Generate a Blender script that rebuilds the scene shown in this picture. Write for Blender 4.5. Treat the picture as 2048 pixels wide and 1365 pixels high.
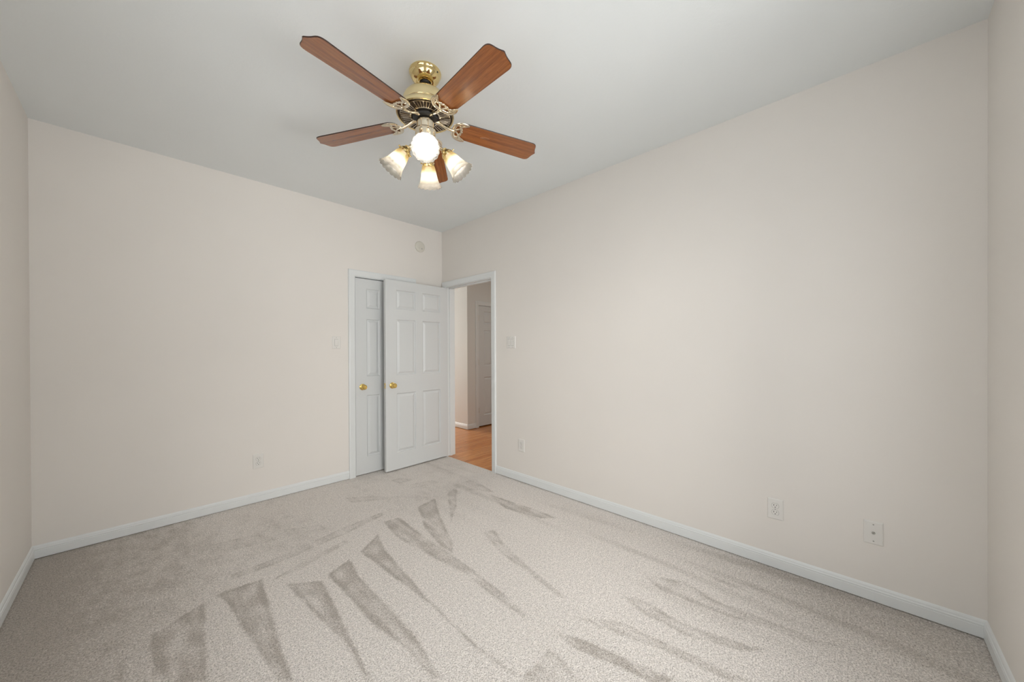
import bpy, bmesh, math, random
import numpy as np
from mathutils import Vector, Matrix, noise
random.seed(4); PI = math.pi
for o in list(bpy.data.objects): bpy.data.objects.remove(o)
scene = bpy.context.scene
COL = scene.collection

# ------------------------------------------------------------------ camera
F_PX, HY, W_PX, H_PX = 722.39, 702.74, 2048, 1365
yaw, pit, rol = .7676, -.0035, -.0044
d = Vector((math.cos(yaw), math.sin(yaw), 0)); r = Vector((math.sin(yaw), -math.cos(yaw), 0)); u = Vector((0, 0, 1))
D = d*math.cos(pit)+u*math.sin(pit); U = u*math.cos(pit)-d*math.sin(pit)
R_ = r*math.cos(rol)+U*math.sin(rol); U_ = U*math.cos(rol)-r*math.sin(rol)
cd = bpy.data.cameras.new('camera'); cam = bpy.data.objects.new('camera', cd); COL.objects.link(cam)
M = Matrix((R_, U_, -D)).transposed().to_4x4(); M.translation = Vector((-2.603, -3.7046, 1.2916))
cam.matrix_world = M
cd.sensor_width = 36; cd.lens = F_PX/W_PX*36; cd.shift_y = (HY-H_PX/2)/W_PX; cd.clip_start = .02
scene.camera = cam

# ------------------------------------------------------------------ room numbers
H, L1, L2, T = 2.74, 3.067, 4.108, .12
FILL_WIN = (-3.75, -2.35, .65, 2.25)         # unseen opening added in the left wall to let fill light in: y0, y1, z0, z1
WIN = (-2.55, -.85, .55, 2.25)          # window in the front wall: x0, x1, z0, z1

# ------------------------------------------------------------------ light
vs = scene.view_settings
vs.view_transform = 'Standard'; vs.look = 'None'; vs.gamma = 1; vs.use_curve_mapping = False
vs.exposure = 0.07
w = bpy.data.worlds.new('sky'); scene.world = w; w.use_nodes = True
bg = w.node_tree.nodes['Background']; bg.inputs[0].default_value = (.95, .975, 1, 1); bg.inputs[1].default_value = 2.6
def area(name, loc, rot, sx, sy, power, col=(1, 1, 1)):
    l = bpy.data.lights.new(name, 'AREA'); l.shape = 'RECTANGLE'; l.size = sx; l.size_y = sy; l.energy = power; l.color = col
    o = bpy.data.objects.new(name, l); COL.objects.link(o); o.location = loc; o.rotation_euler = rot
    return o
# daylight at front and hall windows; added fill: left opening, upward, hall ceiling
deep = area('window_daylight', ((WIN[0]+WIN[1])/2+.2, -L2-1.6, 1.95), (PI/2-math.radians(17), 0, math.radians(-21)), 1.6, 1.3, 25, (1, .99, .975))
deep.data.spread = math.radians(80)
area('side_fill_light', (-L1-.25, (FILL_WIN[0]+FILL_WIN[1])/2, 1.6), (PI/2, 0, -PI/2), 1.3, 1.5, 4.0, (1, .99, .975))  # added fill through the invented left opening, onto the right wall
ground = area('upward_fill_light', ((WIN[0]+WIN[1])/2, -L2-2.4, .0), (PI/2+math.radians(24), 0, 0), 2.6, .9, 14, (1, 1, .99))  # added upward fill to brighten the far ceiling and upper walls
ground.data.spread = math.radians(65)  # added upward fill light
area('hall_daylight', (.62, 4.35, 1.5), (-PI/2, 0, 0), .9, 1.6, 100, (1, .99, .97))
area('hall_fill_light', (1.9, -1.2, H-.03), (0, 0, 0), .35, .35, 11, (1, .96, .90))  # added fill for the dark hall walls, no fixture
BULB = 115.0

# ------------------------------------------------------------------ helpers
def link(name, bm, mats, parent=None, smooth=False, loc=None, rot=None):
    me = bpy.data.meshes.new(name)
    bmesh.ops.recalc_face_normals(bm, faces=bm.faces)
    bm.to_mesh(me); bm.free()
    for m in (mats if isinstance(mats, (list, tuple)) else [mats]): me.materials.append(m)
    o = bpy.data.objects.new(name, me); COL.objects.link(o)
    if smooth:
        me.polygons.foreach_set('use_smooth', [True]*len(me.polygons))
        try: me.set_sharp_from_angle(angle=math.radians(smooth if smooth is not True else 40))
        except Exception: pass
    if parent: o.parent = parent
    if loc: o.location = loc
    if rot: o.rotation_euler = rot
    return o
def empty(name, loc, rot=(0, 0, 0)):
    o = bpy.data.objects.new(name, None); COL.objects.link(o); o.location = loc; o.rotation_euler = rot
    o.empty_display_size = .05
    return o
def tag(o, label, cat, group=None):
    o['label'] = label; o['category'] = cat
    if group: o['group'] = group
    return o
def struct(o, label=None):
    o['kind'] = 'structure'
    if label: o['label'] = label
    return o
def box(bm, x0, x1, y0, y1, z0, z1, mi=0, bevel=0):
    vs_ = [bm.verts.new((x, y, z)) for x in (x0, x1) for y in (y0, y1) for z in (z0, z1)]
    fs = [(0, 1, 3, 2), (4, 6, 7, 5), (0, 4, 5, 1), (2, 3, 7, 6), (0, 2, 6, 4), (1, 5, 7, 3)]
    out = [bm.faces.new([vs_[i] for i in f]) for f in fs]
    for f in out: f.material_index = mi
    if bevel:
        es = {e for f in out for e in f.edges}
        res = bmesh.ops.bevel(bm, geom=list(es), offset=bevel, segments=2, affect='EDGES', profile=.6)
        for f in res['faces']: f.material_index = mi
    return out
def lathe(bm, prof, n=48, mi=0, mat=None, close=False):
    """prof: (r, z) list; revolve round z"""
    rings = []
    for (rr, z) in prof:
        if rr < 1e-6: rings.append([bm.verts.new((0, 0, z))])
        else: rings.append([bm.verts.new((rr*math.cos(2*PI*k/n), rr*math.sin(2*PI*k/n), z)) for k in range(n)])
    seq = list(zip(rings, rings[1:]))
    if close: seq.append((rings[-1], rings[0]))
    fs = []
    for a, b in seq:
        for k in range(n):
            k2 = (k+1) % n
            if len(a) == 1 and len(b) == 1: continue
            if len(a) == 1: f = bm.faces.new((a[0], b[k], b[k2]))
            elif len(b) == 1: f = bm.faces.new((a[k], b[0], a[k2]))
            else: f = bm.faces.new((a[k], b[k], b[k2], a[k2]))
            f.material_index = mi; fs.append(f)
    if mat is not None:
        vv = {v for ring in rings for v in ring}
        bmesh.ops.transform(bm, matrix=mat, verts=list(vv))
    return fs
def spline(pts, sub=8):
    P = [Vector(p) for p in pts]
    if len(P) < 3: return P
    out = []
    for i in range(len(P)-1):
        p0 = P[max(i-1, 0)]; p1 = P[i]; p2 = P[i+1]; p3 = P[min(i+2, len(P)-1)]
        for k in range(sub):
            t = k/sub
            out.append(.5*((2*p1)+(-p0+p2)*t+(2*p0-5*p1+4*p2-p3)*t*t+(-p0+3*p1-3*p2+p3)*t**3))
    out.append(P[-1]); return out
def tube(bm, pts, rad, n=10, sub=8, mi=0, flat=1.0):
    P = spline(pts, sub); m = len(P)
    rad = rad if isinstance(rad, (list, tuple)) else [rad, rad]
    rings = []
    for i, p in enumerate(P):
        t = (P[min(i+1, m-1)]-P[max(i-1, 0)]).normalized()
        up = Vector((0, 0, 1)); 
        if abs(t.z) > .95: up = Vector((1, 0, 0))
        s = t.cross(up).normalized(); q = s.cross(t).normalized()
        f = i/(m-1)*(len(rad)-1); a = int(min(f, len(rad)-2)); rr = rad[a]+(rad[a+1]-rad[a])*(f-a)
        rings.append([bm.verts.new(p+s*rr*math.cos(2*PI*k/n)+q*rr*flat*math.sin(2*PI*k/n)) for k in range(n)])
    for a, b in zip(rings, rings[1:]):
        for k in range(n): bm.faces.new((a[k], a[(k+1) % n], b[(k+1) % n], b[k])).material_index = mi
    bm.faces.new(rings[0]).material_index = mi; bm.faces.new(rings[-1][::-1]).material_index = mi
def rot_to(vec):
    return Vector((0, 0, 1)).rotation_difference(Vector(vec).normalized()).to_matrix().to_4x4()

# ------------------------------------------------------------------ materials
def mat(name):
    m = bpy.data.materials.new(name); m.use_nodes = True; nt = m.node_tree
    return m, nt, nt.nodes['Principled BSDF']
def N(nt, t, **kw):
    n = nt.nodes.new(t)
    for k, v in kw.items():
        if k in n.inputs: n.inputs[k].default_value = v
        else: setattr(n, k, v)
    return n
def ramp(nt, stops):
    n = nt.nodes.new('ShaderNodeValToRGB'); e = n.color_ramp.elements
    while len(e) < len(stops): e.new(.5)
    for i, (p, c) in enumerate(stops): e[i].position = p; e[i].color = (*c, 1)
    return n
def plain(name, col, rough=.5, metal=0, spec=.5):
    m, nt, b = mat(name)
    b.inputs['Base Color'].default_value = (*col, 1); b.inputs['Roughness'].default_value = rough
    b.inputs['Metallic'].default_value = metal; b.inputs['Specular IOR Level'].default_value = spec
    return m
def paint(name, col, rough=.55, scale=120, dist=.0006, strength=.25, spec=.3, var=.015):
    m, nt, b = mat(name)
    tc = N(nt, 'ShaderNodeTexCoord'); L = nt.links
    n1 = N(nt, 'ShaderNodeTexNoise', Scale=scale, Detail=4.0, Roughness=.6); L.new(tc.outputs['Object'], n1.inputs['Vector'])
    bp = N(nt, 'ShaderNodeBump', Strength=strength, Distance=dist); L.new(n1.outputs['Fac'], bp.inputs['Height']); L.new(bp.outputs['Normal'], b.inputs['Normal'])
    n2 = N(nt, 'ShaderNodeTexNoise', Scale=1.3, Detail=2.0); L.new(tc.outputs['Object'], n2.inputs['Vector'])
    rp = ramp(nt, [(.3, [c*(1-var) for c in col]), (.7, [min(1, c*(1+var)) for c in col])]); L.new(n2.outputs['Fac'], rp.inputs['Fac'])
    L.new(rp.outputs['Color'], b.inputs['Base Color'])
    b.inputs['Roughness'].default_value = rough; b.inputs['Specular IOR Level'].default_value = spec
    return m
M_WALL = paint('cream_wall_paint', (.805, .768, .72), .7, 160, .0006, .22)
M_HALL = paint('hall_wall_paint', (.76, .755, .725), .7, 160, .0006, .22)
M_CEIL = paint('ceiling_paint', (.81, .835, .83), .85, 60, .002, .35)
M_TRIM = paint('trim_white_paint', (.775, .795, .79), .35, 90, .0002, .1, .5, .005)
M_DOOR = paint('door_white_paint', (.68, .695, .69), .38, 90, .0002, .12, .5, .005)
M_PLATE = plain('switch_plate_plastic', (.78, .76, .72), .3)
M_PLATE2 = plain('socket_plastic', (.82, .80, .76), .25)
M_SLOT = plain('dark_slot', (.03, .028, .025), .6)
M_GREY = plain('dull_grey_metal', (.50, .49, .46), .3, .6)
M_DEV = plain('aged_white_plastic', (.70, .675, .60), .4)

def brass(name, col, rough):
    m, nt, b = mat(name); L = nt.links
    b.inputs['Metallic'].default_value = 1
    tc = N(nt, 'ShaderNodeTexCoord'); n = N(nt, 'ShaderNodeTexNoise', Scale=30.0, Detail=3.0); L.new(tc.outputs['Object'], n.inputs['Vector'])
    rp = ramp(nt, [(.3, [c*.94 for c in col]), (.7, col)]); L.new(n.outputs['Fac'], rp.inputs['Fac']); L.new(rp.outputs['Color'], b.inputs['Base Color'])
    mr = N(nt, 'ShaderNodeMapRange'); mr.inputs['To Min'].default_value = rough*.7; mr.inputs['To Max'].default_value = rough*1.3
    L.new(n.outputs['Fac'], mr.inputs['Value']); L.new(mr.outputs['Result'], b.inputs['Roughness'])
    return m
M_BRASS = brass('polished_brass', (.83, .66, .33), .09)
M_BRASS_S = brass('satin_brass', (.86, .72, .42), .22)
M_PALE = brass('pale_brass', (.80, .71, .56), .12)
M_KNOB = brass('knob_brass', (.83, .60, .20), .13)
M_VENT = plain('vent_dark_interior', (.045, .028, .018), .28, .5)
M_BLACK = plain('black_rubber', (.012, .011, .01), .4)

# wood of the fan blades: grain runs along local x
M_WOOD, nt, b = mat('cherry_blade_wood'); L = nt.links
tc = N(nt, 'ShaderNodeTexCoord'); mp = N(nt, 'ShaderNodeMapping'); mp.inputs['Scale'].default_value = (1.2, 30, 8); L.new(tc.outputs['Object'], mp.inputs['Vector'])
oi = N(nt, 'ShaderNodeObjectInfo'); ad = N(nt, 'ShaderNodeVectorMath', operation='ADD'); L.new(mp.outputs[0], ad.inputs[0]); L.new(oi.outputs['Location'], ad.inputs[1])
n1 = N(nt, 'ShaderNodeTexNoise', Scale=2.2, Detail=6.0, Roughness=.6, Distortion=.6); L.new(ad.outputs[0], n1.inputs['Vector'])
rp = ramp(nt, [(.28, (.165, .046, .010)), (.5, (.285, .088, .019)), (.72, (.40, .140, .034))]); L.new(n1.outputs['Fac'], rp.inputs['Fac'])
mp2 = N(nt, 'ShaderNodeMapping'); mp2.inputs['Scale'].default_value = (14, 300, 20); L.new(tc.outputs['Object'], mp2.inputs['Vector'])
n2 = N(nt, 'ShaderNodeTexNoise', Scale=2.0, Detail=2.0); L.new(mp2.outputs[0], n2.inputs['Vector'])
r2 = ramp(nt, [(.35, (.72, .72, .72)), (.6, (1, 1, 1))]); L.new(n2.outputs['Fac'], r2.inputs['Fac'])
mx = N(nt, 'ShaderNodeMix', data_type='RGBA', blend_type='MULTIPLY'); mx.inputs['Factor'].default_value = .8
L.new(rp.outputs['Color'], mx.inputs['A']); L.new(r2.outputs['Color'], mx.inputs['B']); L.new(mx.outputs['Result'], b.inputs['Base Color'])
b.inputs['Roughness'].default_value = .26; b.inputs['Coat Weight'].default_value = .55; b.inputs['Coat Roughness'].default_value = .17
M_EDGE = plain('dark_blade_edge', (.035, .014, .008), .35)

# hall floor boards: run along x
M_BOARD, nt, b = mat('orange_oak_boards'); L = nt.links
tc = N(nt, 'ShaderNodeTexCoord')
br = N(nt, 'ShaderNodeTexBrick', Scale=1.0); br.offset = .37; L.new(tc.outputs['Object'], br.inputs['Vector'])
br.inputs['Color1'].default_value = (.60, .225, .060, 1); br.inputs['Color2'].default_value = (.72, .31, .10, 1); br.inputs['Mortar'].default_value = (.22, .08, .03, 1)
br.inputs['Mortar Size'].default_value = .0012; br.inputs['Brick Width'].default_value = .62; br.inputs['Row Height'].default_value = .064; br.inputs['Bias'].default_value = 0
mp = N(nt, 'ShaderNodeMapping'); mp.inputs['Scale'].default_value = (3, 40, 1); L.new(tc.outputs['Object'], mp.inputs['Vector'])
n1 = N(nt, 'ShaderNodeTexNoise', Scale=1.5, Detail=5.0, Distortion=.8); L.new(mp.outputs[0], n1.inputs['Vector'])
r1 = ramp(nt, [(.3, (.68, .62, .55)), (.65, (1.0, 1.0, 1.0))]); L.new(n1.outputs['Fac'], r1.inputs['Fac'])
mx = N(nt, 'ShaderNodeMix', data_type='RGBA', blend_type='MULTIPLY'); mx.inputs['Factor'].default_value = 1
L.new(br.outputs['Color'], mx.inputs['A']); L.new(r1.outputs['Color'], mx.inputs['B']); L.new(mx.outputs['Result'], b.inputs['Base Color'])
b.inputs['Roughness'].default_value = .22

# carpet: pile colour speckle, vacuum tracks from the 'pile' attribute (pile lay, plus light falloff painted in)
M_CARPET, nt, b = mat('grey_beige_carpet'); L = nt.links
tc = N(nt, 'ShaderNodeTexCoord')
at = N(nt, 'ShaderNodeAttribute', attribute_name='pile')  # pile lay plus painted light falloff
nA = N(nt, 'ShaderNodeTexNoise', Scale=170.0, Detail=3.0, Roughness=.65); L.new(tc.outputs['Object'], nA.inputs['Vector'])
nB = N(nt, 'ShaderNodeTexNoise', Scale=60.0, Detail=2.0, Roughness=.6); L.new(tc.outputs['Object'], nB.inputs['Vector'])
rA = ramp(nt, [(.32, (.36, .328, .292)), (.47, (.745, .69, .64)), (.62, (.985, .93, .88))]); L.new(nA.outputs['Fac'], rA.inputs['Fac'])
rB = ramp(nt, [(.3, (.86, .86, .86)), (.7, (1.08, 1.08, 1.08))]); L.new(nB.outputs['Fac'], rB.inputs['Fac'])
m1 = N(nt, 'ShaderNodeMix', data_type='RGBA', blend_type='MULTIPLY'); m1.inputs['Factor'].default_value = 1
L.new(rA.outputs['Color'], m1.inputs['A']); L.new(rB.outputs['Color'], m1.inputs['B'])
m2 = N(nt, 'ShaderNodeMix', data_type='RGBA', blend_type='MULTIPLY'); nD = N(nt, 'ShaderNodeTexNoise', Scale=75.0, Detail=3.0, Roughness=.7); L.new(tc.outputs['Object'], nD.inputs['Vector'])
s1 = N(nt, 'ShaderNodeMath', operation='MULTIPLY_ADD'); L.new(nD.outputs['Fac'], s1.inputs[0]); s1.inputs[1].default_value = 1.1; s1.inputs[2].default_value = -.55
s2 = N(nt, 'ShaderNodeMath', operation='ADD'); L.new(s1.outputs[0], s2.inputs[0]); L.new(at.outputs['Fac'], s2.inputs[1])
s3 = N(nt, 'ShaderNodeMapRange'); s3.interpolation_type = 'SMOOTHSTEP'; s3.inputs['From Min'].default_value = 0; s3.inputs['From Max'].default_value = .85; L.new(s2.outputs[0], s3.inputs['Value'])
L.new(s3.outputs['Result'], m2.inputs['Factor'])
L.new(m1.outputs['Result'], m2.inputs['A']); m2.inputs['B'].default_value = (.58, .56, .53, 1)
L.new(m2.outputs['Result'], b.inputs['Base Color'])
nC = N(nt, 'ShaderNodeTexVoronoi', Scale=190.0); L.new(tc.outputs['Object'], nC.inputs['Vector'])
ma = N(nt, 'ShaderNodeMath', operation='ADD'); L.new(nA.outputs['Fac'], ma.inputs[0]); L.new(nC.outputs['Distance'], ma.inputs[1])
bp = N(nt, 'ShaderNodeBump', Strength=.7, Distance=.004); L.new(ma.outputs[0], bp.inputs['Height']); L.new(bp.outputs['Normal'], b.inputs['Normal'])
b.inputs['Roughness'].default_value = .95; b.inputs['Specular IOR Level'].default_value = .1
b.inputs['Sheen Weight'].default_value = .15; b.inputs['Sheen Roughness'].default_value = .6

# frosted shade glass (neck-to-rim ramp: amber tint plus painted light falloff) and clear pressed rim
def glass_mat(name, rim):
    m, nt, b = mat(name); L = nt.links
    out = nt.nodes['Material Output']; nt.nodes.remove(b)
    tc = N(nt, 'ShaderNodeTexCoord'); sp = N(nt, 'ShaderNodeSeparateXYZ'); L.new(tc.outputs['Object'], sp.inputs[0])
    mr = N(nt, 'ShaderNodeMapRange'); mr.inputs['From Min'].default_value = 0; mr.inputs['From Max'].default_value = .125; L.new(sp.outputs['Z'], mr.inputs['Value'])
    rp = ramp(nt, [(0, (.34, .26, .13)), (.3, (.28, .24, .16)), (.55, (.22, .21, .19)), (.78, (.15, .145, .135)), (1, (.12, .115, .10))]); L.new(mr.outputs['Result'], rp.inputs['Fac'])
    r3 = ramp(nt, [(0, (.060, .045, .018)), (.25, (.13, .105, .055)), (.42, (.27, .25, .205)), (.66, (.46, .44, .39)), (.82, (.48, .445, .385)), (1, (.46, .42, .36))]); L.new(mr.outputs['Result'], r3.inputs['Fac'])
    tl = N(nt, 'ShaderNodeBsdfTranslucent'); df = N(nt, 'ShaderNodeBsdfDiffuse'); gl = N(nt, 'ShaderNodeBsdfGlossy', Roughness=.12 if rim else .25)
    tp = N(nt, 'ShaderNodeBsdfTransparent')
    L.new(r3.outputs['Color'], tl.inputs['Color']); L.new(rp.outputs['Color'], df.inputs['Color'])
    a = N(nt, 'ShaderNodeMixShader', Fac=.45); L.new(tl.outputs[0], a.inputs[1]); L.new(df.outputs[0], a.inputs[2])
    c = N(nt, 'ShaderNodeMixShader', Fac=.36 if rim else .05); L.new(a.outputs[0], c.inputs[1]); L.new(tp.outputs[0], c.inputs[2])
    e = N(nt, 'ShaderNodeMixShader', Fac=.02 if rim else .012); L.new(c.outputs[0], e.inputs[1]); L.new(gl.outputs[0], e.inputs[2])
    L.new(e.outputs[0], out.inputs['Surface'])
    n = N(nt, 'ShaderNodeTexNoise', Scale=160.0 if rim else 60.0, Detail=3.0); L.new(tc.outputs['Object'], n.inputs['Vector'])
    bp = N(nt, 'ShaderNodeBump', Strength=.9 if rim else .3, Distance=.002); L.new(n.outputs['Fac'], bp.inputs['Height'])
    for s in (tl, df, gl): L.new(bp.outputs['Normal'], s.inputs['Normal'])
    return m
M_FROST = glass_mat('frosted_shade_glass', False); M_RIM = glass_mat('pressed_clear_glass', True)
M_BULB, nt, b = mat('lit_bulb'); b.inputs['Base Color'].default_value = (1, .95, .9, 1)
b.inputs['Emission Color'].default_value = (1, .95, .87, 1); b.inputs['Emission Strength'].default_value = BULB
M_PANE, nt, b = mat('window_glass'); out = nt.nodes['Material Output']
tp = N(nt, 'ShaderNodeBsdfTransparent'); gl = N(nt, 'ShaderNodeBsdfGlossy', Roughness=.02); ms = N(nt, 'ShaderNodeMixShader', Fac=.06)
nt.links.new(tp.outputs[0], ms.inputs[1]); nt.links.new(gl.outputs[0], ms.inputs[2]); nt.links.new(ms.outputs[0], out.inputs['Surface']); nt.nodes.remove(b)

# ------------------------------------------------------------------ carpeted floor
TRACKS = [
 (0.6, [(-2.716,-1.34),(-2.642,-1.34),(-2.642,-1.639),(-2.719,-1.558)]),
 (0.75, [(-2.571,-1.373),(-2.495,-1.343),(-2.369,-1.267),(-2.417,-1.874),(-2.536,-1.75),(-2.574,-1.562)]),
 (0.4, [(-2.637,-1.365),(-2.571,-1.373),(-2.536,-1.75),(-2.59,-1.693)]),
 (0.7, [(-2.326,-1.24),(-2.119,-1.264),(-2.152,-1.632),(-2.191,-2.111),(-2.232,-2.068),(-2.261,-1.738),(-2.293,-1.384)]),
 (0.7, [(-2.043,-1.407),(-1.89,-1.53),(-1.923,-1.872),(-1.975,-2.336),(-1.992,-2.32),(-1.978,-2.075),(-2.008,-1.783)]),
 (0.65, [(-1.851,-1.493),(-1.696,-1.424),(-1.731,-1.652),(-1.729,-2.051),(-1.743,-2.301),(-1.774,-2.516),(-1.805,-2.493),(-1.811,-2.25),(-1.844,-2.026),(-1.849,-1.741)]),
 (0.65, [(-1.622,-1.397),(-1.437,-1.254),(-1.5,-1.525),(-1.556,-2.048),(-1.573,-2.31),(-1.577,-2.514),(-1.551,-2.74),(-1.577,-2.723),(-1.599,-2.472),(-1.58,-2.131),(-1.602,-1.754)]),
 (0.6, [(-1.332,-1.118),(-1.201,-1.139),(-1.232,-1.539),(-1.23,-1.85),(-1.244,-2.13),(-1.265,-2.354),(-1.291,-2.568),(-1.323,-2.548),(-1.32,-2.335),(-1.304,-2.067),(-1.335,-1.757),(-1.368,-1.444)]),
 (0.6, [(-1.012,-1.08),(-0.809,-1.032),(-0.998,-1.412),(-1.153,-1.762),(-1.224,-1.841),(-1.224,-1.705),(-1.175,-1.449)]),
 (0.5, [(-0.682,-1.024),(-0.496,-0.942),(-0.758,-1.278),(-0.992,-1.511)]),
 (0.4, [(-0.529,-0.907),(-0.312,-0.905),(-0.315,-1.096),(-0.366,-1.325),(-0.429,-1.191),(-0.509,-1.072)]),
 (0.6, [(-0.428,-1.292),(-0.383,-1.759),(-0.377,-2.033),(-0.475,-1.941),(-0.537,-1.623)]),
 (0.45, [(-0.913,-1.776),(-0.828,-1.814),(-0.92,-2.008),(-0.992,-2.291),(-1.06,-2.608),(-1.093,-2.585),(-1.038,-2.292),(-1.016,-2.06)]),
 (0.42, [(-1.375,-2.726),(-1.372,-2.803),(-1.404,-2.887),(-1.446,-2.992),(-1.521,-2.967),(-1.682,-2.798),(-1.548,-2.737),(-1.463,-2.743)]),
 (0.5, [(-1.282,-2.681),(-1.224,-2.845),(-1.188,-3.013),(-1.15,-3.2),(-1.227,-3.134),(-1.263,-2.963),(-1.312,-2.799)]),
 (0.45, [(-1.153,-2.703),(-1.027,-2.859),(-1.001,-3.018),(-0.972,-3.257),(-0.95,-3.409),(-1.017,-3.34),(-1.05,-3.104),(-1.105,-2.901)]),
 (0.45, [(-0.847,-2.792),(-0.794,-2.93),(-0.829,-3.089),(-0.769,-3.322),(-0.727,-3.442),(-0.824,-3.333),(-0.898,-3.134),(-0.903,-2.952)]),
 (0.45, [(-0.602,-2.805),(-0.496,-3.001),(-0.546,-3.164),(-0.509,-3.505),(-0.486,-3.687),(-0.568,-3.544),(-0.64,-3.232),(-0.671,-2.932)]),
 (0.4, [(-0.307,-2.938),(-0.273,-3.266),(-0.236,-3.632),(-0.207,-3.922),(-0.285,-3.828),(-0.37,-3.491),(-0.376,-3.12)]),
 (0.4, [(-2.308,-1.09),(-1.989,-1.076),(-1.592,-0.988),(-1.249,-0.949),(-1.261,-1.014),(-1.601,-1.102),(-2.008,-1.157),(-2.306,-1.161)]),
 (0.35, [(-2.12,-1.326),(-1.925,-1.251),(-1.627,-1.17),(-1.617,-1.228),(-1.945,-1.324)]),
 (0.4, [(-1.347,-0.447),(-1.115,-0.63),(-1.11,-0.76),(-1.359,-0.585)]),
 (0.4, [(-0.794,-0.589),(-0.569,-0.633),(-0.565,-0.755),(-0.785,-0.708)]),
 (0.35, [(-2.275,-0.58),(-2.01,-0.65),(-1.934,-0.847),(-2.246,-0.765)]),
 (0.35, [(-2.845,-0.413),(-2.535,-0.518),(-2.498,-0.743),(-2.754,-0.703)]),
 (0.4, [(-0.874,-0.349),(-0.764,-0.344),(-0.689,-0.505),(-0.847,-0.495)]),
 (0.35, [(-1.897,-0.687),(-1.671,-0.817),(-1.642,-0.935),(-1.872,-0.836)]),
]
def carpet():
    nx, ny = 300, 400
    xs = np.linspace(-L1, .01, nx); ys = np.linspace(-L2, 0, ny)
    X, Y = np.meshgrid(xs, ys, indexing='ij'); P = np.stack([X.ravel(), Y.ravel()], 1)
    wob = np.array([(noise.noise(Vector((x*7, y*7, 0))), noise.noise(Vector((x*7, y*7, 9)))) for x, y in P])
    wob2 = np.array([(noise.noise(Vector((x*35, y*35, 40))), noise.noise(Vector((x*35, y*35, 49)))) for x, y in P])
    fine = np.array([noise.noise(Vector((x*16, y*10, 3))) for x, y in P])
    big = np.array([noise.noise(Vector((x*2.4, y*1.5, 5))) for x, y in P])
    strk = np.array([noise.noise(Vector((x*11, y*1.1, 21))) for x, y in P])
    Q = P+wob*.006+wob2*.005
    val = np.zeros(len(P))
    for st, poly in TRACKS:
        V = np.array(poly); n = len(V); ins = np.zeros(len(Q), bool); dist = np.full(len(Q), 9.)
        for i in range(n):
            a, c = V[i], V[(i+1) % n]
            cond = ((a[1] > Q[:, 1]) != (c[1] > Q[:, 1]))
            with np.errstate(divide='ignore', invalid='ignore'):
                xi = (c[0]-a[0])*(Q[:, 1]-a[1])/(c[1]-a[1])+a[0]
            ins ^= cond & (Q[:, 0] < xi)
            ab = c-a; t = np.clip(((Q-a)@ab)/(ab@ab), 0, 1); dd = np.linalg.norm(Q-(a+t[:, None]*ab), axis=1); dist = np.minimum(dist, dd)
        sd = np.where(ins, dist, -dist)
        s = np.clip((sd+.010)/.026, 0, 1); s = s*s*(3-2*s)
        top = V[:, 1].max(); s = s*np.clip(1.15-.3*(top-Q[:, 1]), .6, 1)
        val = np.maximum(val, s*st*(.78+.5*np.exp(-(dist/.022)**2)))
    strk2 = np.array([noise.noise(Vector((x*26, y*2.2, 61))) for x, y in P])
    val = val*np.clip(.92+.55*fine+.55*strk2, .25, 1.3)
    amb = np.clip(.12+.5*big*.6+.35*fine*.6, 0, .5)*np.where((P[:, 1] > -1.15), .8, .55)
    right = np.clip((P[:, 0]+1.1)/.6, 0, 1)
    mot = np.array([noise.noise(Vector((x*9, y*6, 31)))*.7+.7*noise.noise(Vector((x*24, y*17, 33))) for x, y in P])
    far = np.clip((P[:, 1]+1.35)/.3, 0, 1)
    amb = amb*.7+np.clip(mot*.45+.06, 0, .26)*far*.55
    left_shade = np.clip((-2.15-P[:, 0])/.8, 0, 1)
    amb += left_shade*(.75+.12*mot)+np.clip(P[:, 0]*1.0+.75, 0, .6)*np.clip((-2.6-P[:, 1])/1.0, 0, 1)*.6  # painted light falloff with brush mottle: left side and near right corner
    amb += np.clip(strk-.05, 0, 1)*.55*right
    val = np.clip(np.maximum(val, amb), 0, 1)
    me = bpy.data.meshes.new('floor')
    vv = [(x, y, 0) for x, y in P]
    fs = [(i*ny+j, (i+1)*ny+j, (i+1)*ny+j+1, i*ny+j+1) for i in range(nx-1) for j in range(ny-1)]
    k = len(vv)
    x0, x1, y0, y1, zb = -L1, .01, -L2, 0, -.03
    vv += [(x0, y0, zb), (x1, y0, zb), (x1, y1, zb), (x0, y1, zb)]
    fs.append((k, k+3, k+2, k+1))
    fs.append((0, k, k+1)+tuple(i*ny for i in range(nx-1, 0, -1)))
    fs.append((ny-1,)+tuple(i*ny+ny-1 for i in range(1, nx))+(k+2, k+3))
    fs.append((k, )+tuple(range(0, ny))+(k+3,))
    b1 = (nx-1)*ny
    fs.append((k+1, k+2)+tuple(b1+j for j in range(ny-1, -1, -1)))
    me.from_pydata(vv, [], fs); me.materials.append(M_CARPET)
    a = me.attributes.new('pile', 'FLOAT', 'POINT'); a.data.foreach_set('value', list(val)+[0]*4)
    o = bpy.data.objects.new('floor', me); COL.objects.link(o)
    return struct(o, 'grey beige cut pile carpet with vacuum tracks')
carpet()

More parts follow.
